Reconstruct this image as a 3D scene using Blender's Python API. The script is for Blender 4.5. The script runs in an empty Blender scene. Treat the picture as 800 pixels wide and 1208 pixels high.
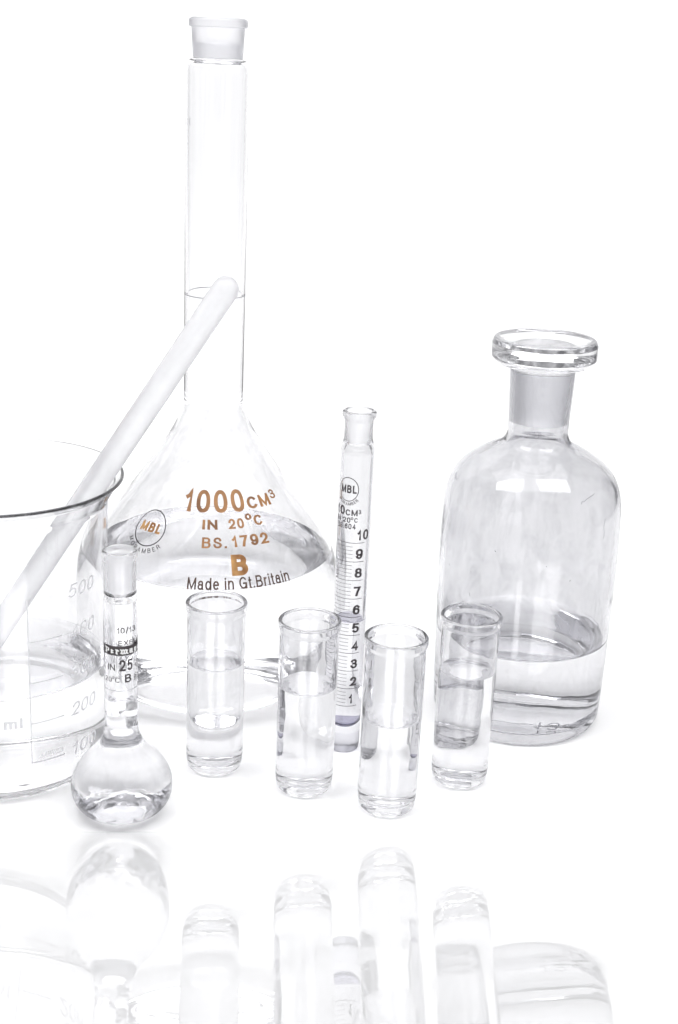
import bpy, bmesh, math, random
from mathutils import Vector, Matrix
random.seed(7)
MM = 0.001
scene = bpy.context.scene
col = scene.collection

WORLD_STRENGTH = 0.9; W_TOP = 8.3; W_BACK = 11.2; SHEET_ALBEDO = 0.87; RAMP_ALBEDO = 0.76; RAMP_GLOSS = 0.42

# ------------------------------------------------------------------ camera
cam_data = bpy.data.cameras.new("camera")
cam = bpy.data.objects.new("camera", cam_data); col.objects.link(cam); scene.camera = cam
PITCH, ROLL, FPX = math.radians(18.972), math.radians(2.613), 1592.33
fwd = Vector((0, math.cos(PITCH), -math.sin(PITCH))); rgt0 = Vector((1, 0, 0)); up0 = rgt0.cross(fwd)
cr = math.cos(ROLL) * rgt0 + math.sin(ROLL) * up0
cu = -math.sin(ROLL) * rgt0 + math.cos(ROLL) * up0
cam.matrix_world = Matrix(((cr.x, cu.x, -fwd.x, 0), (cr.y, cu.y, -fwd.y, 0), (cr.z, cu.z, -fwd.z, 0.320), (0, 0, 0, 1)))
cam_data.sensor_fit = 'VERTICAL'; cam_data.sensor_height = 36.0
cam_data.lens = FPX / 1208 * 36.0
cam_data.clip_start = 0.005; cam_data.clip_end = 50

# ------------------------------------------------------------------ world: a dim grey studio room around the white sweep
world = bpy.data.worlds.new("World"); scene.world = world; world.use_nodes = True
nt = world.node_tree; nt.nodes.clear()
wo = nt.nodes.new('ShaderNodeOutputWorld'); bg = nt.nodes.new('ShaderNodeBackground')
tc = nt.nodes.new('ShaderNodeTexCoord'); mp = nt.nodes.new('ShaderNodeMapping'); mp.inputs['Scale'].default_value = (1.6, 1.6, 1.2)
nz = nt.nodes.new('ShaderNodeTexNoise'); nz.inputs['Scale'].default_value = 2.3; nz.inputs['Detail'].default_value = 3.0; nz.inputs['Distortion'].default_value = .6
rp = nt.nodes.new('ShaderNodeValToRGB')
rp.color_ramp.elements[0].position = .36; rp.color_ramp.elements[0].color = (.20, .20, .212, 1)
rp.color_ramp.elements[1].position = .62; rp.color_ramp.elements[1].color = (.82, .82, .835, 1)
nt.links.new(tc.outputs['Generated'], mp.inputs[0]); nt.links.new(mp.outputs[0], nz.inputs['Vector'])
nt.links.new(nz.outputs['Fac'], rp.inputs[0]); nt.links.new(rp.outputs[0], bg.inputs['Color'])
bg.inputs['Strength'].default_value = WORLD_STRENGTH
nt.links.new(bg.outputs[0], wo.inputs[0])

# ------------------------------------------------------------------ studio lamps
def softbox(name, loc, target, sx, sy, watts, color=(1, 1, 1)):
    l = bpy.data.lights.new(name, 'AREA'); l.shape = 'RECTANGLE'; l.size = sx; l.size_y = sy; l.energy = watts; l.color = color
    o = bpy.data.objects.new(name, l); col.objects.link(o); o.location = loc
    o.rotation_euler = (Vector(target) - Vector(loc)).to_track_quat('-Z', 'Y').to_euler()
    return o
softbox("overhead_softbox", (0, .55, 1.35), (0, .58, 0), 1.5, 1.1, W_TOP)
for x_ in (-.47, .43):
    softbox("backdrop_softbox", (x_, .42, 1.15), (x_ * .7, 1.35, .25), .62, .5, W_BACK / 2)

scene.view_settings.view_transform = 'Standard'; scene.view_settings.look = 'None'
scene.view_settings.exposure = 0; scene.view_settings.gamma = 1
scene.render.engine = 'CYCLES'
cy = scene.cycles
cy.max_bounces = 40; cy.transmission_bounces = 40; cy.glossy_bounces = 16; cy.diffuse_bounces = 5; cy.transparent_max_bounces = 16
cy.caustics_reflective = True; cy.caustics_refractive = True; cy.blur_glossy = 0.0
cy.sample_clamp_indirect = 30; cy.use_denoising = True

# ------------------------------------------------------------------ materials
def nodes_of(name):
    m = bpy.data.materials.new(name); m.use_nodes = True; t = m.node_tree; t.nodes.clear()
    return m, t, t.nodes.new('ShaderNodeOutputMaterial')

def glass(name, ior=1.5, color=(.985, .985, .99), rough=0.0, bump=0.0, bscale=60, bdist=.0004, smudge=0.0):
    m, t, out = nodes_of(name)
    g = t.nodes.new('ShaderNodeBsdfGlass'); g.inputs['Color'].default_value = (*color, 1); g.inputs['Roughness'].default_value = rough; g.inputs['IOR'].default_value = ior
    co = t.nodes.new('ShaderNodeTexCoord')
    if bump:
        n = t.nodes.new('ShaderNodeTexNoise'); n.inputs['Scale'].default_value = bscale; n.inputs['Detail'].default_value = 1.5
        b = t.nodes.new('ShaderNodeBump'); b.inputs['Strength'].default_value = bump; b.inputs['Distance'].default_value = bdist
        t.links.new(co.outputs['Object'], n.inputs['Vector']); t.links.new(n.outputs['Fac'], b.inputs['Height']); t.links.new(b.outputs[0], g.inputs['Normal'])
    last = g
    if smudge:
        # a thin film of dust and wiping marks
        n2 = t.nodes.new('ShaderNodeTexNoise'); n2.inputs['Scale'].default_value = 55; n2.inputs['Detail'].default_value = 8; n2.inputs['Roughness'].default_value = .7; n2.inputs['Distortion'].default_value = 1.2
        mp = t.nodes.new('ShaderNodeMapping'); mp.inputs['Scale'].default_value = (1, 1, .45)
        r = t.nodes.new('ShaderNodeMapRange'); r.inputs['From Min'].default_value = .48; r.inputs['From Max'].default_value = .78; r.inputs['To Max'].default_value = smudge
        d = t.nodes.new('ShaderNodeBsdfDiffuse'); d.inputs['Color'].default_value = (.62, .62, .66, 1)
        mx = t.nodes.new('ShaderNodeMixShader')
        t.links.new(co.outputs['Object'], mp.inputs[0]); t.links.new(mp.outputs[0], n2.inputs['Vector']); t.links.new(n2.outputs['Fac'], r.inputs['Value'])
        t.links.new(r.outputs[0], mx.inputs[0]); t.links.new(g.outputs[0], mx.inputs[1]); t.links.new(d.outputs[0], mx.inputs[2]); last = mx
    t.links.new(last.outputs[0], out.inputs[0])
    return m

def ink(name, c0, c1, scale=300, rough=.5, alpha=1.0):
    m, t, out = nodes_of(name)
    p = t.nodes.new('ShaderNodeBsdfPrincipled'); p.inputs['Roughness'].default_value = rough; p.inputs['Alpha'].default_value = alpha
    co = t.nodes.new('ShaderNodeTexCoord'); n = t.nodes.new('ShaderNodeTexNoise'); n.inputs['Scale'].default_value = scale; n.inputs['Detail'].default_value = 4
    r = t.nodes.new('ShaderNodeValToRGB'); r.color_ramp.elements[0].position = .35; r.color_ramp.elements[1].position = .65
    r.color_ramp.elements[0].color = (*c0, 1); r.color_ramp.elements[1].color = (*c1, 1)
    t.links.new(co.outputs['Object'], n.inputs['Vector']); t.links.new(n.outputs['Fac'], r.inputs[0]); t.links.new(r.outputs[0], p.inputs['Base Color'])
    t.links.new(p.outputs[0], out.inputs[0])
    return m

def white_sheet(name, albedo, gloss, rough=.02):
    m, t, out = nodes_of(name)
    co = t.nodes.new('ShaderNodeTexCoord'); n = t.nodes.new('ShaderNodeTexNoise'); n.inputs['Scale'].default_value = 9; n.inputs['Detail'].default_value = 5
    r = t.nodes.new('ShaderNodeValToRGB'); a, b = albedo * .985, min(albedo * 1.015, .95)
    r.color_ramp.elements[0].color = (a, a, a, 1); r.color_ramp.elements[1].color = (b, b, b, 1)
    d = t.nodes.new('ShaderNodeBsdfDiffuse')
    t.links.new(co.outputs['Object'], n.inputs['Vector']); t.links.new(n.outputs['Fac'], r.inputs[0]); t.links.new(r.outputs[0], d.inputs['Color'])
    last = d
    if gloss:
        g = t.nodes.new('ShaderNodeBsdfGlossy'); g.inputs['Color'].default_value = (1, 1, 1, 1); g.inputs['Roughness'].default_value = rough
        mx = t.nodes.new('ShaderNodeMixShader'); mx.inputs[0].default_value = gloss
        t.links.new(d.outputs[0], mx.inputs[1]); t.links.new(g.outputs[0], mx.inputs[2]); last = mx
    t.links.new(last.outputs[0], out.inputs[0])
    return m

M_CLEAR = glass('clear_glass', 1.5, (.938, .938, .942), bump=.25, bscale=45, smudge=.05)
M_THIN = glass('thin_neck_glass', 1.5, (.988, .988, .99), bump=.12, bscale=45)
M_BEAKER = glass('beaker_glass', 1.47, (.972, .972, .974), bump=.25, bscale=45, smudge=.06)
M_BASE = glass('bottle_base_glass', 1.5, (.87, .87, .878), bump=.8, bscale=55)
M_FLASKBASE = glass('flask_base_glass', 1.5, (.95, .95, .953), bump=.5, bscale=45)
M_FOOT = glass('ground_foot', 1.5, (.84, .84, .86), rough=.3)
M_VIAL = glass('vial_glass', 1.5, (.936, .936, .94), bump=.9, bscale=60, bdist=.001, smudge=.05)
M_BULB = glass('small_flask_glass', 1.5, (.97, .97, .973), bump=.9, bscale=90, bdist=.0006, smudge=.1)
M_THICK = glass('bottle_glass', 1.5, (.905, .905, .912), bump=.8, bscale=55, smudge=.2)
M_FLASK = glass('flask_glass', 1.5, (.984, .984, .986), bump=.5, bscale=45, smudge=.14)
M_FROST = glass('ground_glass', 1.5, (.945, .945, .95), rough=.32)
M_PLUG = glass('ground_stopper', 1.5, (.92, .92, .928), rough=.4)
M_WET = glass('water_against_glass', 1.333 / 1.5, (.966, .966, .969), bump=.5, bscale=90)
M_WATER = glass('water_surface', 1.333, (.98, .98, .988))
M_WET_S = glass('clear_water_against_glass', 1.333 / 1.5, (.99, .99, .993), bump=1, bscale=140, bdist=.0008)
M_WET_F = glass('flask_water_against_glass', 1.333 / 1.5, (.974, .974, .976), bump=.8, bscale=40)
M_WET_V = glass('violet_water_against_glass', 1.333 / 1.5, (.972, .971, .98))
M_WATER_V = glass('violet_water_surface', 1.333, (.74, .735, .80))
M_WET_V_LOW = glass('violet_water_at_the_bottom', 1.333 / 1.5, (.46, .45, .55))  # deeper violet tint on the lowest wet wall of the cylinder
M_ROD = None
M_BLACK = ink('black_print', (.018, .014, .016), (.05, .04, .045))
M_BROWN = ink('brown_print', (.19, .08, .028), (.38, .185, .066), 120)
M_ORANGE = ink('orange_print', (.25, .105, .03), (.56, .31, .11), 160)
M_DARKBROWN = ink('dark_brown_print', (.05, .028, .02), (.11, .06, .04))
M_GREYMARK = ink('grey_etched_line', (.22, .22, .25), (.3, .3, .33))
M_ENAMEL = ink('white_enamel_print', (.64, .64, .66), (.72, .72, .74), 400)
M_WHITE = ink('white_print', (.78, .78, .78), (.85, .85, .85))
M_SHEET = white_sheet('white_paper_sweep', SHEET_ALBEDO, 0)
M_RAMP = white_sheet('added_mirror_white', RAMP_ALBEDO, RAMP_GLOSS, .004)

# PROFILES BEGIN  (millimetres: radius, height, optional fillet radius)
def fillet(pts, n=7):
    out = []
    for i, p in enumerate(pts):
        f = p[2] if len(p) > 2 else 0
        if f <= 0 or i == 0 or i == len(pts) - 1:
            out.append((p[0], p[1])); continue
        a, b = pts[i - 1], pts[i + 1]
        da = (a[0] - p[0], a[1] - p[1]); db = (b[0] - p[0], b[1] - p[1])
        la = math.hypot(*da); lb = math.hypot(*db)
        da = (da[0] / la, da[1] / la); db = (db[0] / lb, db[1] / lb)
        co = max(-1, min(1, da[0] * db[0] + da[1] * db[1])); half = math.acos(co) / 2
        t = min(f / max(math.tan(half), 1e-4), .48 * la, .48 * lb)
        s = (p[0] + da[0] * t, p[1] + da[1] * t); e = (p[0] + db[0] * t, p[1] + db[1] * t)
        R = t * math.tan(half)
        bis = (da[0] + db[0], da[1] + db[1]); lbis = math.hypot(*bis)
        c = (p[0] + bis[0] / lbis * R / math.sin(half), p[1] + bis[1] / lbis * R / math.sin(half))
        a0 = math.atan2(s[1] - c[1], s[0] - c[0]); a1 = math.atan2(e[1] - c[1], e[0] - c[0])
        while a1 - a0 > math.pi: a1 -= 2 * math.pi
        while a1 - a0 < -math.pi: a1 += 2 * math.pi
        for k in range(n + 1):
            g = a0 + (a1 - a0) * k / n
            out.append((c[0] + R * math.cos(g), c[1] + R * math.sin(g)))
    return out

def spline(pts, n=8):
    out = []
    for i in range(len(pts) - 1):
        p0 = pts[max(i - 1, 0)]; p1 = pts[i]; p2 = pts[i + 1]; p3 = pts[min(i + 2, len(pts) - 1)]
        def knot(a, b): return max(math.hypot(b[0] - a[0], b[1] - a[1]) ** .5, 1e-3)
        d1, d2, d3 = knot(p0, p1), knot(p1, p2), knot(p2, p3)
        if i == 0: d1 = d2
        if i == len(pts) - 2: d3 = d2
        for k in range(n):
            t = k / n; q = []
            for c in (0, 1):
                m1 = (p2[c] - p1[c]) if i == 0 else (p1[c] - p0[c]) / d1 * d2 - (p2[c] - p0[c]) / (d1 + d2) * d2 + (p2[c] - p1[c])
                m2 = (p2[c] - p1[c]) if i == len(pts) - 2 else (p2[c] - p1[c]) - (p3[c] - p1[c]) / (d2 + d3) * d2 + (p3[c] - p2[c]) / d3 * d2
                h = (2*t**3 - 3*t*t + 1) * p1[c] + (t**3 - 2*t*t + t) * m1 + (-2*t**3 + 3*t*t) * p2[c] + (t**3 - t*t) * m2
                q.append(h)
            out.append((max(q[0], 0), q[1]))
    out.append(pts[-1])
    return out

def inset(pts, w):
    out = []
    for i in range(len(pts)):
        a = pts[max(i - 1, 0)]; b = pts[min(i + 1, len(pts) - 1)]
        d = (b[0] - a[0], b[1] - a[1]); l = math.hypot(*d) or 1
        out.append((max(pts[i][0] + d[1] / l * w, 0), pts[i][1] - d[0] / l * w))
    return out

# big one litre flask: outer wall from neck to foot, then the inner wall
FLASK_BULB = spline([(14.8, 152), (15.5, 147.5), (19.2, 138.7), (26, 127.6), (33.6, 116.4), (42, 105), (50.5, 93.6), (57.5, 83), (62.4, 74.5), (65, 66), (66, 56),
                     (66.2, 42), (65, 25), (61, 12), (54, 4), (46, 0)])
FLASK_MOUTH = spline([(12.1, 312.7), (13.3, 312), (14.4, 310.3), (14.9, 307.6), (14.9, 302)])
FLASK_OUT = [(10.6, 312.8), (11.5, 312.9)] + FLASK_MOUTH + [(14.8, 152)] + FLASK_BULB[1:] + [(30, 1.2), (0, 2)]
FLASK_IN = [(10.6, 312.8), (10.5, 312.2)] + [q for q in inset(FLASK_MOUTH, 1.6) if q[1] < 311.6] + [(13.3, 290), (13.2, 152)] + fillet([(13.2, 152), (13.15, 149.6, 1), (14.3, 145.6, 2), (17.9, 137.8)])[1:] + \
    [p for p in inset(FLASK_BULB, 1.7) if p[1] < 136][:-1] + [(44, 2.2), (30, 3.2), (0, 4)]
# small 25 ml flask
SMALL_BULB = spline([(7.1, 41.5), (7.5, 38.2), (9.2, 34.2), (12.6, 29.8), (17.5, 24.2), (20.6, 19), (21.9, 14), (21.4, 8.4), (18.8, 3.8), (14.8, 1), (11, 0)])
SMALL_OUT = fillet([(6.2, 121.6), (7.4, 121.4, .9), (7.4, 119, .9), (6.75, 117.6, .6), (6.75, 104, .8), (7.05, 101, 1), (7.1, 41.5)]) + SMALL_BULB[1:] + [(7, 1.2), (0, 1.8)]
SMALL_IN = fillet([(6.2, 121.6), (5.9, 120.6, .5), (5.2, 104, .8), (4.4, 101.8, .8), (5.7, 99.6, 1.4), (5.7, 90), (5.62, 44)]) + [p for p in inset(SMALL_BULB, 1.5) if p[1] < 40.4][:-1] + [(11, 1.9), (7, 2.9), (0, 3.6)]
# vial
VIAL_OUT = fillet([(12.6, 83), (13.9, 82.7, .9), (13.9, 80, 1), (13.15, 78, .8), (13.15, 60), (13.2, 9), (13.15, 7.5), (12.6, 0, 4.6), (6.5, 0)], 9) + [(5, .3), (0, .7)]
VIAL_IN = fillet([(12.6, 83), (12.2, 82, .7), (12.2, 79.4, 1), (11.9, 77.5, 1), (11.9, 60), (11.9, 4.6, 5.5), (5, 4.2), (0, 4.0)], 9)
# ten cubic centimetre cylinder
TUBE_OUT = fillet([(6.2, 168), (7.7, 167.6, 1), (7.7, 165.6, 1), (6.5, 163.4, .8), (6.5, 155.4, 1.4), (7.6, 151, 2.5), (7.75, 140), (7.75, 24), (7.6, 12), (7.5, 2), (7.2, 0, .8), (5, 0)]) + [(3, .3), (0, .4)]
TUBE_IN = fillet([(6.2, 168), (5.7, 167, .6), (5.1, 155), (4.8, 152.5, .8), (6.3, 148.5, 1.6), (6.3, 130), (6.3, 15, 2.5), (3, 12.6), (0, 12.4)])
# stoppered reagent bottle
BOTTLE_SH = spline([(14.5, 152), (14.6, 148.4), (16.6, 144.2), (24.5, 139.6), (33, 134.2), (39.1, 127.6), (42.5, 118.5), (43.5, 108), (43.9, 90), (43.8, 66.5), (43.3, 37), (42.6, 12)])
BOTTLE_OUT = fillet([(13.9, 179.4), (15.5, 179.3, .6), (15.4, 174.4), (15.0, 165), (14.5, 152)]) + BOTTLE_SH[1:] + fillet([(42.5, 10), (42.2, 4), (40.4, 0, 2.6), (34, 0)])[1:] + [(30, 1.4), (0, 2.4)]
BOTTLE_IN = fillet([(13.9, 179.4), (13.7, 178.6, .3), (12.55, 155), (12.3, 150, 2), (12.6, 146.5)]) + [p for p in inset(BOTTLE_SH, 2.6) if p[1] < 143.5] + fillet([(39.9, 9.5), (39, 5.5, 3), (30, 4.6), (0, 6)])[1:]
# beaker
BEAKER_OUT = fillet([(56.2, 137.1), (57.0, 137, .4), (57, 136, .5), (54, 133, 2), (50, 126, 7), (49.5, 116), (49.3, 14), (49.2, 10), (47.6, 0, 7), (38, 0)], 9) + [(30, .7), (0, 1.1)]
BEAKER_IN = fillet([(56.2, 137.1), (55.5, 136.4, .4), (52.6, 133.6, 2), (48, 126, 7), (47.5, 116), (47.3, 14), (47, 10), (45.6, 2.2, 6), (38, 2.4), (0, 3.3)], 9)

CAM_XY = (0.0, 0.0)
AXES = {'flask': (-65.2, 654.7), 'small': (-89.2, 517.2), 'tube': (7.2, 583.0), 'bottle': (95.8, 631.1), 'beaker': (-152.6, 563.0)}
VIALS = [(-53.0, 559.0), (-10.5, 543.6), (27.1, 530.3), (61.5, 557.2)]
# PROFILES END
ROD_A = (-186.8, 576.14, 9.0); ROD_B = (-51.52, 561.82, 222.66); ROD_R = 5.6
RAMP_PTS = [(504.345, 0.0), (502.972, 0.45), (501.165, 1.179), (499.091, 2.08), (496.828, 3.105), (494.42, 4.226), (491.897, 5.425), (489.28, 6.688), (486.586, 8.004), (483.829, 9.366), (481.019, 10.765), (478.165, 12.198), (475.275, 13.658), (472.356, 15.143), (469.412, 16.647), (466.449, 18.169), (463.472, 19.705), (460.483, 21.253), (457.487, 22.81), (454.487, 24.376), (451.485, 25.947), (442.492, 30.682), (433.559, 35.421), (424.726, 40.139), (416.023, 44.814), (407.472, 49.431), (399.088, 53.979), (390.883, 58.447), (382.866, 62.831), (375.04, 67.126), (367.409, 71.327), (359.974, 75.433), (352.734, 79.443), (345.688, 83.356), (343.382, 84.639), (329.985, 92.115), (317.32, 99.214), (305.355, 105.95), (294.052, 112.338), (283.375, 118.395), (273.284, 124.139), (263.745, 129.587), (254.721, 134.756), (246.184, 139.661), (238.129, 144.297), (230.527, 148.678), (223.343, 152.823), (216.545, 156.751), (210.104, 160.477), (203.995, 164.016), (198.195, 167.38), (192.68, 170.581), (187.432, 173.631), (182.433, 176.54), (177.666, 179.317), (173.116, 181.969), (168.77, 184.506), (164.613, 186.934), (160.636, 189.26), (156.826, 191.489), (153.175, 193.628), (149.672, 195.682), (146.309, 197.655), (143.078, 199.553), (142.814, 199.708), (128.814, 207.955), (114.814, 216.202), (100.814, 224.449), (86.814, 232.696), (72.814, 240.943), (58.814, 249.19)]

# ------------------------------------------------------------------ helpers
SEG = 144
def tag(o, label=None, cat=None, group=None, kind=None):
    if label: o['label'] = label
    if cat: o['category'] = cat
    if group: o['group'] = group
    if kind: o['kind'] = kind
    return o

def thing(name, xy, label, cat, group=None):
    o = bpy.data.objects.new(name, None); col.objects.link(o); o.empty_display_size = .02
    o.location = (xy[0] * MM, xy[1] * MM, 0)
    o.rotation_euler = (0, 0, math.atan2(-xy[0], xy[1]) * -1)      # local -Y looks back at the camera
    o.rotation_euler.z = math.atan2(xy[1], xy[0]) - math.pi / 2
    return tag(o, label, cat, group)

def link(name, bm, mats, parent=None):
    me = bpy.data.meshes.new(name); bm.to_mesh(me); bm.free()
    for m in mats: me.materials.append(m)
    o = bpy.data.objects.new(name, me); col.objects.link(o)
    if parent: o.parent = parent
    return o

def lathe(name, strips, mats, parent, seg=SEG):
    """strips: list of (polyline [(r, z)], material index); the surface faces to the left-hand normal (-dz, dr) of the walk."""
    bm = bmesh.new(); cache = {}
    def ring(p):
        k = (round(p[0], 4), round(p[1], 4))
        if k not in cache:
            if p[0] < 1e-4: cache[k] = [bm.verts.new((0, 0, p[1] * MM))]
            else: cache[k] = [bm.verts.new((p[0] * MM * math.sin(2 * math.pi * j / seg), -p[0] * MM * math.cos(2 * math.pi * j / seg), p[1] * MM)) for j in range(seg)]
        return cache[k]
    for pts, mi in strips:
        for a, b in zip(pts[:-1], pts[1:]):
            ra, rb = ring(a), ring(b)
            if ra is rb: continue
            for j in range(seg):
                k = (j + 1) % seg
                if len(ra) == 1 and len(rb) == 1: continue
                if len(ra) == 1: vs = (rb[j], rb[k], ra[0])
                elif len(rb) == 1: vs = (rb[0], ra[k], ra[j])
                else: vs = (rb[j], rb[k], ra[k], ra[j])
                try: f = bm.faces.new(vs)
                except ValueError: continue
                f.material_index = mi; f.smooth = True
    bm.normal_update()
    return link(name, bm, mats, parent)

def cut_at(poly, z):
    """split a polyline that climbs from bottom to top at height z: (below, above)"""
    if poly and z < poly[0][1]: return [], poly
    for i in range(len(poly) - 1):
        a, b = poly[i], poly[i + 1]
        if a[1] <= z < b[1]:
            t = (z - a[1]) / (b[1] - a[1]); p = (a[0] + (b[0] - a[0]) * t, z)
            return poly[:i + 1] + [p], [p] + poly[i + 1:]
    return poly, []

def water(parent, wet, m_wet, m_top, lip=1.3, k=1.6, name='water', low=None):
    """wet: inner wall polyline from the bottom centre up to the water line"""
    r0, z0 = wet[-1]; n = 14
    top = [(r0 * (1 - (i / n) ** 1.6), 0) for i in range(n + 1)]
    top = [(r, z0 - lip * (1 - math.exp(-(r0 - r) / k))) for r, _ in [(r0 - r0 * (i / n) ** 2.0, 0) for i in range(n + 1)]]
    if low: return lathe(name, [(low[0][::-1], 2), (low[1][::-1], 0), (top[::-1], 1)], [m_wet, m_top, low[2]], parent)
    return lathe(name, [(wet[::-1], 0), (top[::-1], 1)], [m_wet, m_top], parent)

def split_outline(outer, inner, cuts):
    """outer (top to bottom) and inner (top to bottom) walls -> pieces between the heights in cuts (descending)"""
    o_up = outer[::-1]; i_up = inner[::-1]
    out = []; 
    for z in sorted(cuts):
        lo_o, o_up = cut_at(o_up, z); lo_i, i_up = cut_at(i_up, z)
        out.append((lo_o, lo_i))
    out.append((o_up, i_up))
    return out           # from the bottom piece to the top one: (outer climbing, inner climbing)

def inner_dry(i_up, zl):
    if not i_up: return []
    if i_up[-1][1] <= zl: return []
    if i_up[0][1] >= zl: return i_up
    return cut_at(i_up, zl)[1]

def vessel(root, outer, inner, zl, pieces, seg=SEG):
    """pieces: from the bottom up (name, top height, wall material, inner material or None)"""
    parts = split_outline(outer, inner, [p[1] for p in pieces[:-1]])
    res = []
    for (o_up, i_up), (name, _, mo, mi) in zip(parts, pieces):
        dry = inner_dry(i_up, zl)
        strips = []
        if o_up: strips.append((o_up[::-1], 0))            # outside, walked downwards: faces outwards
        if dry: strips.append((dry, 1))                    # inside, walked upwards: faces the axis
        res.append(lathe(name, strips, [mo, mi or mo], root, seg))
    return res

# ---- printing on a surface of revolution: a drawn sans serif alphabet of even strokes
def arc(cx, cy, rx, ry, a0, a1, n=14):
    return [(cx + rx * math.cos(math.radians(a0 + (a1 - a0) * i / n)), cy + ry * math.sin(math.radians(a0 + (a1 - a0) * i / n))) for i in range(n + 1)]
def oval(cx, cy, rx, ry, p=.86, n=28):
    q = []
    for i in range(n):
        t = 2 * math.pi * i / n; c, s = math.cos(t), math.sin(t)
        q.append((cx + rx * math.copysign(abs(c) ** p, c), cy + ry * math.copysign(abs(s) ** p, s)))
    return q + [q[0], 'closed']
def curve(pts, n=5):
    out = []
    for i in range(len(pts) - 1):
        p0, p1, p2, p3 = pts[max(i - 1, 0)], pts[i], pts[i + 1], pts[min(i + 2, len(pts) - 1)]
        for k in range(n):
            t = k / n
            out.append(tuple(.5 * (2 * p1[c] + (p2[c] - p0[c]) * t + (2 * p0[c] - 5 * p1[c] + 4 * p2[c] - p3[c]) * t * t + (3 * p1[c] - p0[c] - 3 * p2[c] + p3[c]) * t ** 3) for c in (0, 1)))
    return out + [pts[-1]]
LETTER = {
 '0': (.60, [oval(.5, .5, .5, .5)]),
 '1': (.36, [[(0, .70), (.40, .76), (.66, .90), (.80, 1), (.80, 0)]]),
 '2': (.58, [arc(.5, .70, .5, .30, 175, -20) + [(.86, .46), (.05, .03), (0, 0), (1, 0)]]),
 '3': (.58, [arc(.48, .76, .44, .24, 165, -88) + [(.40, .52)], arc(.48, .265, .52, .265, 88, -165)]),
 '4': (.62, [[(.76, 0), (.76, 1), (0, .27), (1, .27)]]),
 '5': (.58, [[(.92, 1), (.18, 1), (.08, .50)], arc(.5, .32, .5, .32, 140, -140)]),
 '6': (.58, [oval(.5, .31, .5, .31), arc(.54, .5, .54, .5, 40, 188)]),
 '7': (.56, [[(0, 1), (1, 1), (.80, .74), (.56, .42), (.38, 0)]]),
 '8': (.58, [oval(.5, .76, .42, .24), oval(.5, .265, .5, .265)]),
 '9': (.58, [oval(.5, .69, .5, .31), arc(.46, .5, .54, .5, 8, -140)]),
 'A': (.72, [[(0, 0), (.5, 1), (1, 0)], [(.2, .3), (.8, .3)]]),
 'B': (.64, [[(0, 0), (0, 1), (.52, 1)] + arc(.55, .765, .38, .235, 85, -85) + [(.1, .53)], [(.1, .53), (.55, .53)] + arc(.58, .265, .42, .265, 85, -85) + [(.06, 0)]]),
 'C': (.68, [arc(.52, .5, .52, .5, 42, 318, 22)]),
 'E': (.54, [[(1, 1), (0, 1), (0, 0), (1, 0)], [(.06, .53), (.9, .53)]]),
 'G': (.72, [arc(.52, .5, .52, .5, 42, 322, 22) + [(.96, .46), (.58, .46)], [(1, .4), (1, 0)]]),
 'H': (.66, [[(0, 0), (0, 1)], [(1, 0), (1, 1)], [(0, .53), (1, .53)]]),
 'I': (.15, [[(.5, 0), (.5, 1)]]),
 'L': (.52, [[(0, 1), (0, 0), (1, 0)]]),
 'M': (.80, [[(0, 0), (0, 1)], [(1, 0), (1, 1)], [(.03, .95), (.5, .04), (.97, .95)]]),
 'N': (.66, [[(0, 0), (0, 1)], [(1, 0), (1, 1)], [(.02, .96), (.98, .04)]]),
 'O': (.76, [oval(.5, .5, .5, .5, .95)]),
 'P': (.60, [[(0, 0), (0, 1), (.55, 1)] + arc(.55, .74, .42, .26, 85, -85) + [(.08, .48)]]),
 'R': (.66, [[(0, 0), (0, 1), (.55, 1)] + arc(.55, .75, .40, .25, 85, -85) + [(.08, .5)], [(.5, .5), (.86, .34), (.95, 0)]]),
 'S': (.62, [curve([(.95, .76), (.82, .94), (.5, 1), (.16, .93), (.04, .75), (.16, .60), (.5, .51), (.86, .41), (1, .25), (.85, .07), (.5, 0), (.14, .07), (0, .26)])]),
 'X': (.66, [[(.03, 0), (.97, 1)], [(.03, 1), (.97, 0)]]),
 'a': (.54, [curve([(.06, .52), (.2, .68), (.5, .72), (.82, .66), (.9, .5), (.9, .2), (.94, 0)]), oval(.44, .21, .44, .21)]),
 'd': (.56, [oval(.48, .36, .48, .36), [(1, 0), (1, 1)]]),
 'e': (.55, [[(.06, .38), (.97, .38)] + arc(.5, .36, .5, .36, 8, 312, 20)]),
 'g': (.56, [oval(.48, .36, .48, .36), [(1, .72), (1, 0)] + curve([(1, 0), (.9, -.2), (.5, -.27), (.08, -.16)])]),
 'i': (.14, [[(.5, 0), (.5, .72)], [(.5, .98), (.5, 1.0)]]),
 'l': (.14, [[(.5, 0), (.5, 1)]]),
 'm': (.86, [[(0, 0), (0, .72)], curve([(.02, .5), (.14, .69), (.3, .72), (.46, .64), (.5, .46), (.5, .2), (.5, 0)]), curve([(.52, .5), (.64, .69), (.8, .72), (.96, .64), (1, .46), (1, .2), (1, 0)])]),
 'n': (.54, [[(0, 0), (0, .72)], curve([(.03, .46), (.25, .67), (.56, .72), (.9, .64), (1, .44), (1, .2), (1, 0)])]),
 'o': (.56, [oval(.5, .36, .5, .36)]),
 'r': (.32, [[(0, 0), (0, .72)], curve([(.05, .42), (.35, .64), (1, .70)])]),
 't': (.30, [curve([(.4, .96), (.4, .6), (.4, .2), (.5, .04), (.95, .0)]), [(0, .70), (1, .70)]]),
 '.': (.14, [[(.5, 0), (.5, .02)]]),
 '/': (.40, [[(0, -.06), (1, 1.06)]]),
 ' ': (.22, []),
}
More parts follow.
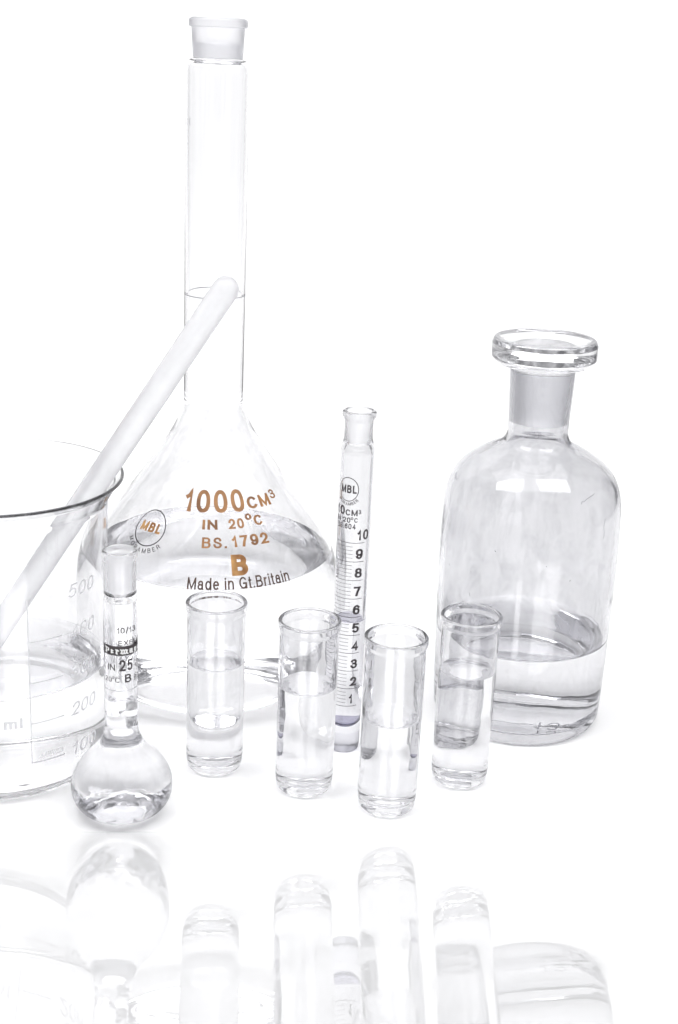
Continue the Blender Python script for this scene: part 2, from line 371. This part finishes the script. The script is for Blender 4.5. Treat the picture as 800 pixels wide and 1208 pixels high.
# broken script letters for the name band: straight stems with lozenge ends
def loz(x, y, k=.13): return [(x - k, y + k * .55), (x + k, y - k * .55)]
SCRIPT = {
 'P': (.72, [[(.25, .05), (.25, .9)], loz(.1, .9), [(.3, .95), (.75, .86)], [(.85, .84), (.85, .45)], [(.8, .4), (.35, .32)], loz(.2, .02)]),
 'e': (.5, [[(.22, .12), (.22, .6)], [(.25, .68), (.62, .56)], [(.7, .54), (.34, .36)], [(.26, .08), (.7, .16)]]),
 'r': (.48, [[(.3, .08), (.3, .62)], loz(.22, .68), loz(.7, .62, .17), loz(.3, .03)]),
 'm': (.9, [[(x, .08), (x, .6)] for x in (.14, .5, .86)] + [loz(x, .67) for x in (.12, .46, .82)] + [loz(x, .03) for x in (.14, .5, .9)]),
 'a': (.56, [[(.78, .08), (.78, .62)], [(.2, .66), (.74, .68)], [(.18, .1), (.18, .34)], [(.2, .42), (.74, .38)], loz(.26, .04), loz(.86, .03)]),
 'g': (.56, [[(.2, .14), (.2, .56)], [(.8, .62), (.8, -.08)], [(.22, .66), (.8, .66)], [(.24, .08), (.76, .1)], [(.2, -.2), (.74, -.14)]]),
 'o': (.54, [[(.2, .12), (.2, .58)], [(.82, .1), (.82, .56)], [(.24, .68), (.78, .6)], [(.24, .1), (.78, .02)]]),
 'l': (.3, [[(.45, .08), (.45, .94)], loz(.4, 1), loz(.55, .03)]),
 'd': (.56, [[(.2, .12), (.2, .5)], [(.82, .1), (.82, .56)], [(.24, .1), (.78, .02)], [(.8, .58), (.2, .96)]]),
}
def stroke_mesh(pts, w):
    closed = pts[-1] == 'closed'
    if closed: pts = pts[:-2]
    n = len(pts); vs, fs = [], []
    if not closed:                                     # square ends
        def ext(a, b):
            l = math.hypot(a[0] - b[0], a[1] - b[1]) or 1
            return (a[0] + (a[0] - b[0]) / l * w / 2, a[1] + (a[1] - b[1]) / l * w / 2)
        pts = [ext(pts[0], pts[1])] + pts[1:-1] + [ext(pts[-1], pts[-2])]
    for i in range(n):
        a = pts[(i - 1) % n] if closed or i else None; b = pts[(i + 1) % n] if closed or i < n - 1 else None; p = pts[i]
        def unit(q, r):
            l = math.hypot(r[0] - q[0], r[1] - q[1]) or 1e-9
            return ((r[0] - q[0]) / l, (r[1] - q[1]) / l)
        d1 = unit(a, p) if a else unit(p, b); d2 = unit(p, b) if b else d1
        n1 = (-d1[1], d1[0]); n2 = (-d2[1], d2[0]); m = (n1[0] + n2[0], n1[1] + n2[1]); l = math.hypot(*m) or 1e-9
        m = (m[0] / l, m[1] / l); co = max(m[0] * n1[0] + m[1] * n1[1], .5); k = w / 2 / co
        vs += [(p[0] - m[0] * k, p[1] - m[1] * k), (p[0] + m[0] * k, p[1] + m[1] * k)]
    for i in range(n if closed else n - 1):
        j = (i + 1) % n
        fs.append((2 * i, 2 * j, 2 * j + 1, 2 * i + 1))
    return vs, fs

def glyphs(s, bold=0.0, spacing=1.0, face=None):
    """strokes of the string for capital height 1: list of (points, faces)"""
    w = .13 + 2 * bold if face is None else bold
    x = 0; out = []; table = face or LETTER
    for c in s:
        adv, strokes = table[c]
        W = max(adv, w * 1.02)
        for st_ in strokes:
            closed = st_[-1] == 'closed'
            q = [(x + w / 2 + p[0] * (W - w), w / 2 + p[1] * (1 - w)) for p in st_ if p != 'closed']
            out.append(stroke_mesh(q + ['closed'] if closed else q, w))
        x += W + (.13 + .12 * w) * spacing * (1 if face is None else .35)
    return out

def extent(strokes):
    xs = [v[0] for vs, _ in strokes for v in vs]; ys = [v[1] for vs, _ in strokes for v in vs]
    return min(xs), max(xs), min(ys), max(ys)

class Skin:
    """outer wall of a vessel, addressed by angle (degrees from the side facing the viewer) and height"""
    def __init__(s, outer, off=.1):
        p = sorted([(z, r) for r, z in outer]); s.z = [a for a, _ in p]; s.r = [b for _, b in p]; s.off = off
        s.s = [0]
        for i in range(1, len(p)): s.s.append(s.s[-1] + math.hypot(p[i][0] - p[i - 1][0], p[i][1] - p[i - 1][1]))
    def _lerp(s, xs, ys, x):
        if x <= xs[0]: return ys[0]
        for i in range(1, len(xs)):
            if x <= xs[i]:
                d = xs[i] - xs[i - 1]
                return ys[i] if d < 1e-9 else ys[i - 1] + (ys[i] - ys[i - 1]) * (x - xs[i - 1]) / d
        return ys[-1]
    def arc(s, z): return s._lerp(s.z, s.s, z)
    def rad(s, z): return s._lerp(s.z, s.r, z)
    def zof(s, a): return s._lerp(s.s, s.z, a)
    def point(s, deg, arc, lift=0.0):
        z = s.zof(arc); r = s.rad(z); z2 = s.zof(arc + .6); r2 = s.rad(z2); z1 = s.zof(arc - .6); r1 = s.rad(z1)
        dz, dr = z2 - z1, r2 - r1; l = math.hypot(dz, dr) or 1
        r += (s.off + lift) * dz / l; z -= (s.off + lift) * dr / l
        a = math.radians(deg)
        return (r * math.sin(a) * MM, -r * math.cos(a) * MM, z * MM)

def printed(name, parent, mat, label=None):
    return {'bm': bmesh.new(), 'name': name, 'parent': parent, 'mat': mat, 'label': label}

def done(P):
    bm = P['bm']; bm.normal_update()
    o = link(P['name'], bm, [P['mat']], P['parent'])
    if P['label']: o['label'] = P['label']
    return o

def add_flat(P, skin, vs, fs, maxlen, to, lift=0.0):
    """vs in (u, v) millimetres; to(u, v) -> (deg, arc)"""
    b = bmesh.new(); bv = [b.verts.new((u, v, 0)) for u, v in vs]
    for f in fs:
        try: b.faces.new([bv[i] for i in f])
        except ValueError: pass
    bmesh.ops.triangulate(b, faces=b.faces[:])
    for _ in range(4):
        es = [e for e in b.edges if e.calc_length() > maxlen]
        if not es: break
        bmesh.ops.subdivide_edges(b, edges=es, cuts=1)
        bmesh.ops.triangulate(b, faces=b.faces[:])
    mp_ = {}
    for v in b.verts: mp_[v] = P['bm'].verts.new(skin.point(*to(v.co.x, v.co.y), lift))
    for f in b.faces:
        try: P['bm'].faces.new([mp_[v] for v in f.verts])
        except ValueError: pass
    b.free()

def write(P, skin, s, aL, aR, z0, z1, bold=0.0, ref='cap', shear=0.0, dz=0.0, maxlen=1.0, spacing=1.0, face=None):
    """the string s from angle aL to aR (degrees), baseline at height z0, capital height up to z1; dz: rise of the baseline to the right"""
    strokes = glyphs(s, bold, spacing, face); x0, x1, ymin, ymax = extent(strokes)
    a0, a1 = skin.arc(z0), skin.arc(z1)
    base, ch = (0.0, 1.0) if ref == 'cap' else (ymin, ymax - ymin)
    W = math.radians(aR - aL) * skin.rad(z0); H = a1 - a0
    for i, (vs, fs) in enumerate(strokes):
        uv = [((x - x0) / (x1 - x0) * W + shear * (y - base) / ch * H, (y - base) / ch * H) for x, y in vs]
        add_flat(P, skin, uv, fs, maxlen, lambda u, v: (aL + (aR - aL) * u / W, a0 + v + dz * u / W), .007 * (i % 4))

def band(P, skin, aL, aR, z0, z1, step=4):
    n = max(1, int(abs(aR - aL) / step)); a0, a1 = skin.arc(z0), skin.arc(z1)
    vb = [P['bm'].verts.new(skin.point(aL + (aR - aL) * i / n, a0)) for i in range(n + 1)]
    vt = [P['bm'].verts.new(skin.point(aL + (aR - aL) * i / n, a1)) for i in range(n + 1)]
    for i in range(n): P['bm'].faces.new((vb[i], vb[i + 1], vt[i + 1], vt[i]))

def hoop(P, skin, ac, zc, rx, ry, w, n=64):
    a0 = skin.arc(zc); r = skin.rad(zc); q = []
    for k in range(n):
        t = 2 * math.pi * k / n
        q.append([P['bm'].verts.new(skin.point(ac + math.degrees((rx + d) * math.cos(t) / r), a0 + (ry + d) * math.sin(t))) for d in (-w / 2, w / 2)])
    for k in range(n): P['bm'].faces.new((q[k][0], q[k][1], q[(k + 1) % n][1], q[(k + 1) % n][0]))

def arc_text(P, skin, s, ac, zc, rx, ry, t0, t1, h, bold=0.0):
    """letters along the lower arc of an ellipse, t in degrees from straight down, left to right"""
    a0 = skin.arc(zc); r = skin.rad(zc)
    adv = [LETTER[c][0] + .2 for c in s]; tot = sum(adv); x = 0
    for c, w in zip(s, adv):
        t = math.radians(t0 + (t1 - t0) * (x + w / 2) / tot); x += w
        strokes = glyphs(c, bold); e = extent(strokes); xm = (e[0] + e[1]) / 2
        cx, cy_ = rx * math.sin(t), -ry * math.cos(t)
        tx, ty = math.cos(t), math.sin(t); nx, ny = -ty, tx
        for i, (vs, fs) in enumerate(strokes):
            uv = [(cx + (vx - xm) * h * tx + vy * h * nx, cy_ + (vx - xm) * h * ty + vy * h * ny) for vx, vy in vs]
            add_flat(P, skin, uv, fs, 1.0, lambda u, v: (ac + math.degrees(u / r), a0 + v), .007 * (i % 4))

def scratch(P, skin, pts, w):
    d0, a0 = pts[0][0], skin.arc(pts[0][1]); r = skin.rad(pts[0][1])
    uv = [(math.radians(d - d0) * r, skin.arc(z) - a0) for d, z in pts]
    vs, fs = stroke_mesh(uv, w)
    add_flat(P, skin, vs, fs, 1.0, lambda u, v: (d0 + math.degrees(u / r), a0 + v))

# ------------------------------------------------------------------ setting
DX, DY = 0.99656566, 0.08280634           # direction of the table edge
NX, NY = -DY, DX                          # away from the viewer
def at(u, v, z): return (u * DX * MM + v * NX * MM, u * DY * MM + v * NY * MM, z * MM)

def ramp_profile():
    # added sheet curving up from the table edge, shaped to mirror the glassware flipped
    return RAMP_PTS
def extrude(name, prof, u0, u1, mats, nu=24):
    bm = bmesh.new(); cols = []
    for i in range(nu + 1):
        u = u0 + (u1 - u0) * i / nu
        cols.append([bm.verts.new(at(u, v, z)) for v, z in prof])
    for i in range(nu):
        for j in range(len(prof) - 1):
            f = bm.faces.new((cols[i][j], cols[i + 1][j], cols[i + 1][j + 1], cols[i][j + 1])); f.smooth = True
    bm.normal_update()
    return link(name, bm, mats)
VL = 504.345
sweep = [(VL, 0), (VL + 60, 0), (VL + 200, 0), (VL + 400, 0), (1040, 0)] + [(1040 + 220 * math.sin(math.radians(a)), 220 - 220 * math.cos(math.radians(a))) for a in range(6, 91, 6)] + [(1260, 500), (1260, 900)]
tag(extrude('tabletop', sweep, -640, 640, [M_SHEET]), 'seamless white sweep that the glassware stands on and that rises behind it', 'tabletop', kind='structure')
tag(extrude('added_mirror_ramp', ramp_profile()[::-1], -640, 640, [M_RAMP]), 'added white mirror sheet in front, shaped to give the faint flipped reflection', 'mirror sheet', kind='structure')

# ------------------------------------------------------------------ large volumetric flask
t = thing('volumetric_flask', AXES['flask'], 'tall stoppered flask with brown 1000 CM3 lettering on its wide cone', 'flask')
ZL = 74.0
vessel(t, FLASK_OUT, FLASK_IN, ZL, [('base', 6, M_FLASKBASE, None), ('bulb', 150.5, M_FLASK, None), ('neck', 303, M_THIN, None), ('mouth', 999, M_THIN, None)])
wet, _ = cut_at(FLASK_IN[::-1], ZL)
water(t, wet, M_WET_F, M_WATER, lip=2.2, k=1.8)
plug = fillet([(0, 330.6), (11.8, 330.4), (13.5, 329.6, 1), (13.4, 326.6, .5), (12.2, 326.2, .3), (11.5, 313.2, .5), (10.3, 312.7, .3), (10.0, 311.2, .3), (9.4, 311.3, .3), (9.8, 320, 1.5), (0, 321.5)])
lathe('stopper', [(plug, 0)], [M_PLUG], t)
SK = Skin(FLASK_OUT)
P = printed('calibration_ring', t, M_GREYMARK); band(P, SK, -180, 180, 204.1, 204.5, 3); done(P)
for q in ([(-79, 286), (-80, 284.6), (-79, 283)], [(-56, 286.3), (-57.5, 285), (-56, 283.4)]):
    P = printed('scratch', t, M_GREYMARK); scratch(P, SK, q, .4); done(P)
P = printed('volume_lettering', t, M_BROWN)
write(P, SK, '1000', -20.2, 23.6, 105.7, 115.0, .022, maxlen=2)
write(P, SK, 'CM', 25.4, 45.3, 106.3, 111.3, .03, maxlen=2)
write(P, SK, '3', 46.7, 52.8, 108.3, 112.2, .02)
write(P, SK, 'IN', -5.7, 3.7, 98.9, 102.9, .025)
write(P, SK, '20', 9.7, 20.0, 99.0, 103.1, .03)
write(P, SK, 'o', 21.4, 26.0, 102.0, 104.6, .03, 'bbox')
write(P, SK, 'C', 26.9, 32.8, 99.4, 103.6, .025)
write(P, SK, 'BS.', -5.2, 8.2, 91.4, 95.8, .02, spacing=1.25)
write(P, SK, '1792', 10.9, 32.7, 91.6, 96.2, .03, spacing=1.1)
done(P)
P = printed('class_letter', t, M_ORANGE); write(P, SK, 'B', 9.7, 17.8, 79.9, 88.6, .05, maxlen=2); done(P)
P = printed('origin_lettering', t, M_DARKBROWN); write(P, SK, 'Made in Gt.Britain', -10.5, 37.6, 74.2, 79.3, .006, maxlen=1.5); done(P)
P = printed('maker_roundel', t, M_BLACK)
hoop(P, SK, -37.6, 96.6, 8.3, 9.3, .55)
arc_text(P, SK, 'MORAMBER', -37.6, 96.6, 11.7, 13.0, -58, 52, 2.3, .005)
done(P)
P = printed('maker_initials', t, M_ORANGE); write(P, SK, 'MBL', -44.6, -30.4, 95.0, 99.0, .045, dz=-.3, shear=.05); done(P)

# ------------------------------------------------------------------ small volumetric flask
t = thing('volumetric_flask', AXES['small'], 'small onion shaped flask with black 25 lettering on its neck, in front of the beaker', 'flask')
ZL = 54.9
vessel(t, SMALL_OUT, SMALL_IN, ZL, [('bulb', 38.6, M_BULB, None), ('neck', 102.4, M_THIN, None), ('socket', 999, M_THIN, M_FROST)])
wet, _ = cut_at(SMALL_IN[::-1], ZL); water(t, wet, M_WET_S, M_WATER, lip=1.2)
SK = Skin(SMALL_OUT)
P = printed('calibration_ring', t, M_GREYMARK); band(P, SK, -180, 180, 60.6, 60.85, 5); done(P)
P = printed('neck_lettering', t, M_BLACK)
write(P, SK, '10/13', -12.4, 56.4, 87.1, 89.7, .012)
write(P, SK, 'EXELO', -7.4, 84, 81.5, 83.8, -.004)
write(P, SK, 'IN', -47.2, -19.1, 70.0, 72.9, .0)
write(P, SK, '25', -7.5, 42.4, 69.9, 75.1, .022)
write(P, SK, 'CM', 56.8, 118, 70.2, 72.6, -.004)
write(P, SK, '3', 120, 133, 71.4, 73.2, 0)
write(P, SK, '20', -62.6, -31.3, 64.6, 66.95, .0)
write(P, SK, 'o', -29.3, -22.0, 66.2, 67.5, .0, 'bbox')
write(P, SK, 'C', -20.2, -3.6, 64.6, 67.0, .0)
write(P, SK, 'B', 13.2, 36.7, 64.5, 68.3, .02)
write(P, SK, 'BS', 51, 84, 64.4, 66.6, -.004)
done(P)
P = printed('name_band', t, M_BLACK); band(P, SK, -72, 118, 77.0, 81.3); o = done(P)
SK2 = Skin(SMALL_OUT, .2)
P = printed('band_lettering', o, M_WHITE)
write(P, SK2, 'Permagold', -62, 112, 77.75, 80.6, .17, maxlen=.8, face=SCRIPT); done(P)

# ------------------------------------------------------------------ measuring cylinder
t = thing('measuring_cylinder', AXES['tube'], 'narrow measuring cylinder with a black scale from 1 to 10, behind the vials', 'measuring cylinder')
ZL = 68.3
vessel(t, TUBE_OUT, TUBE_IN, ZL, [('foot', 10.5, M_FOOT, None), ('tube', 153.5, M_CLEAR, None), ('socket', 999, M_CLEAR, M_FROST)])
wet, _ = cut_at(TUBE_IN[::-1], ZL); low, high = cut_at(wet, 15.2)
water(t, wet, M_WET_V, M_WATER_V, lip=1.4, low=(low, high, M_WET_V_LOW))
SK = Skin(TUBE_OUT)
P = printed('maker_roundel', t, M_BLACK)
hoop(P, SK, -26, 132.9, 4.75, 5.5, .36)
write(P, SK, 'MBL', -54, 3, 131.2, 135.0, .035)
arc_text(P, SK, 'MORAMBER', -26, 132.9, 6.8, 7.6, -50, 50, 1.5, .016)
done(P)
P = printed('volume_lettering', t, M_BLACK)
write(P, SK, '10', -74, -35, 120.6, 124.9, .03)
write(P, SK, 'CM', -32, 10, 120.6, 123.5, .02)
write(P, SK, '3', 12.3, 21.8, 121.5, 123.5, .02)
write(P, SK, 'IN 20', -73, -13, 117.2, 119.7, .02)
write(P, SK, 'o', -12, -3.5, 118.6, 120.0, .02, 'bbox')
write(P, SK, 'C', -.6, 11.4, 117.5, 119.7, .02)
write(P, SK, 'BS.604', -67, 5.6, 114.2, 116.8, .025)
done(P)
P = printed('graduation_scale', t, M_BLACK)
major = [22.6 + 2.6 + (105.0 - 22.6) * i / 9 for i in range(10)]
for k in range(10):
    z = major[k]
    band(P, SK, -70, 41, z - .14, z + .14)
    if k:
        for q in range(1, 5):
            zz = major[k - 1] + (z - major[k - 1]) * q / 5
            band(P, SK, -66, 0, zz - .1, zz + .1)
    n = str(k + 1); wdt = {1: (10.5, 23), 10: (11.6, 56)}.get(k + 1, (9.4, 36))
    write(P, SK, n, wdt[0], wdt[1], z + 1.35, z + 6.1 + .2 * (k > 7), .03)
done(P)

# ------------------------------------------------------------------ stoppered bottle
t = thing('reagent_bottle', AXES['bottle'], 'broad shouldered glass bottle with a flat disc stopper, part filled with water', 'bottle')
ZL = 46.8
t.rotation_euler.y = math.radians(-.6)            # it leans a touch
vessel(t, BOTTLE_OUT, BOTTLE_IN, ZL, [('base', 8.5, M_BASE, None), ('body', 154, M_THICK, None), ('neck', 999, M_THICK, M_PLUG)])
wet, _ = cut_at(BOTTLE_IN[::-1], ZL); water(t, wet, M_WET, M_WATER, lip=2.4, k=2)
st = fillet([(0, 193.7), (18, 193.8), (21.5, 194.6, 2), (24.0, 194.6, 1.4), (25.0, 192, 1.6), (24.9, 185.2, 1.6), (21.5, 182.2, 2.5), (16.4, 180.3, 1.2), (15.2, 179.7, .3), (13.6, 179.5, .2), (13.4, 178), (12.3, 156), (11.2, 153.6, 1), (0, 153.2)])
zi = min(range(len(st)), key=lambda i: abs(st[i][1] - 178.5))
s_ = lathe('stopper', [(st[:zi + 1], 0), (st[zi:], 1)], [M_CLEAR, M_PLUG], t)
SK = Skin(BOTTLE_OUT)
for pts, w in (([(-74, 127.9), (-71, 127.2), (-68, 126.2)], .7), ([(34.2, 124.6), (35, 125.6), (36.6, 125.4), (39, 126.4), (42, 126.9), (46.9, 127.8)], .28), ([(53.6, 115.5), (52.6, 112), (53.4, 109), (53.0, 106.2)], .3),
               ([(-57.6, 85.6), (-57, 84.9)], .4), ([(-20, 100.8), (-19.5, 100.4)], .35), ([(12, 96), (12.5, 95.6)], .3), ([(28, 88), (28.6, 88.4)], .3), ([(-36, 76), (-35.4, 74.6)], .28)):
    P = printed('scratch', t, M_GREYMARK); scratch(P, SK, pts, w); done(P)
# raised figure on the underside of the base
bm = bmesh.new()
for i, (vs, fs) in enumerate(glyphs('13', -.02, 2.2)):
    q = [bm.verts.new(((x * 9 + 9) * MM, (y * -11 - 19) * MM, (6.35 + .02 * i) * MM)) for x, y in vs]
    for f in fs: bm.faces.new([q[k] for k in f])
link('base_figure', bm, [M_GREYMARK], t)

# ------------------------------------------------------------------ beaker
t = thing('beaker', AXES['beaker'], 'wide beaker with pale 100 to 500 marks and a white rod leaning in it', 'beaker')
ZL = 50.3
vessel(t, BEAKER_OUT, BEAKER_IN, ZL, [('wall', 131.5, M_BEAKER, None), ('rim', 999, M_BEAKER, None)], 192)
wet, _ = cut_at(BEAKER_IN[::-1], ZL); water(t, wet, M_WET_F, M_WATER, lip=1.8, k=2)
SK = Skin(BEAKER_OUT)
P = printed('graduation_marks', t, M_ENAMEL)
band(P, SK, 13.4, 14.0, 19, 96, 1)
for z in (19, 38, 57.3, 76.4): band(P, SK, 13.9, 31.8, z - .3, z + .3)
done(P)
P = printed('volume_numbers', t, M_ENAMEL)
for n, z in (('100', 16.6), ('200', 36.0), ('300', 54.4), ('400', 73.1), ('500', 92.3)):
    write(P, SK, n, 36, 54.5, z, z + 6.2, -.004, shear=.22, maxlen=1.6)
write(P, SK, 'APPROX', 17.6, 31, 20.5, 23.0, -.01, shear=.2)
write(P, SK, 'ml', 0.2, 9.6, 36.9, 41.8, .03, maxlen=1.6)
done(P)

# ------------------------------------------------------------------ rod leaning in the beaker
A_, B_ = Vector(ROD_A) * MM, Vector(ROD_B) * MM
ax = (B_ - A_); L_ = ax.length / MM; rr = ROD_R
pts = [(0, -rr)] + [(rr * math.sin(math.radians(a)), -rr * math.cos(math.radians(a))) for a in range(10, 91, 10)] + [(rr, L_ * .25), (rr, L_ * .5), (rr, L_ * .75)] + \
      [(rr * math.cos(math.radians(a)), L_ + rr * math.sin(math.radians(a))) for a in range(0, 90, 10)] + [(0, L_ + rr)]
m, tr, out = nodes_of('frosted_white_rod')
d1 = tr.nodes.new('ShaderNodeBsdfGlass'); d1.inputs['Color'].default_value = (.95, .95, .955, 1); d1.inputs['Roughness'].default_value = .22; d1.inputs['IOR'].default_value = 1.47
d2 = tr.nodes.new('ShaderNodeBsdfTranslucent'); d2.inputs['Color'].default_value = (.97, .97, .98, 1)
d3 = tr.nodes.new('ShaderNodeBsdfDiffuse'); d3.inputs['Color'].default_value = (.86, .86, .875, 1)
nzr = tr.nodes.new('ShaderNodeTexNoise'); nzr.inputs['Scale'].default_value = 90; nzr.inputs['Detail'].default_value = 5
mr = tr.nodes.new('ShaderNodeMapRange'); mr.inputs['To Min'].default_value = .30; mr.inputs['To Max'].default_value = .42
cor = tr.nodes.new('ShaderNodeTexCoord'); mxr = tr.nodes.new('ShaderNodeMixShader'); mx2 = tr.nodes.new('ShaderNodeMixShader'); mx2.inputs[0].default_value = .32
tr.links.new(cor.outputs['Object'], nzr.inputs['Vector']); tr.links.new(nzr.outputs['Fac'], mr.inputs[0]); tr.links.new(mr.outputs[0], mxr.inputs[0])
tr.links.new(d2.outputs[0], mx2.inputs[1]); tr.links.new(d3.outputs[0], mx2.inputs[2])
tr.links.new(d1.outputs[0], mxr.inputs[1]); tr.links.new(mx2.outputs[0], mxr.inputs[2]); tr.links.new(mxr.outputs[0], out.inputs[0])
rod = lathe('stirring_rod', [(pts[::-1], 0)], [m], None, 64)
rod.location = A_; rod.rotation_euler = ax.to_track_quat('Z', 'Y').to_euler()
tag(rod, 'thick frosted white stirring rod with a rounded end, leaning out of the beaker', 'stirring rod')

# ------------------------------------------------------------------ vials
LEVELS = [54.3, 52.0, 45.2, 56.8]
VLABELS = ['glass vial alone in front of the large flask, under its Made in Gt.Britain lettering',
           'glass vial between large flask and measuring cylinder, overlapping the cylinder scale',
           'glass vial with the lowest water level, standing nearest the viewer beside the measuring cylinder',
           'water filled glass vial standing in front of the disc stoppered bottle']
for xy, zl, lab in zip(VIALS, LEVELS, VLABELS):
    t = thing('glass_vial', xy, lab, 'vial', 'glass vials standing along the front')
    vessel(t, VIAL_OUT, VIAL_IN, zl, [('base', 6.6, M_VIAL, None), ('wall', 79.2, M_VIAL, None), ('rim', 999, M_CLEAR, None)])
    wet, _ = cut_at(VIAL_IN[::-1], zl); water(t, wet, M_WET, M_WATER, lip=1.5, k=1.6)
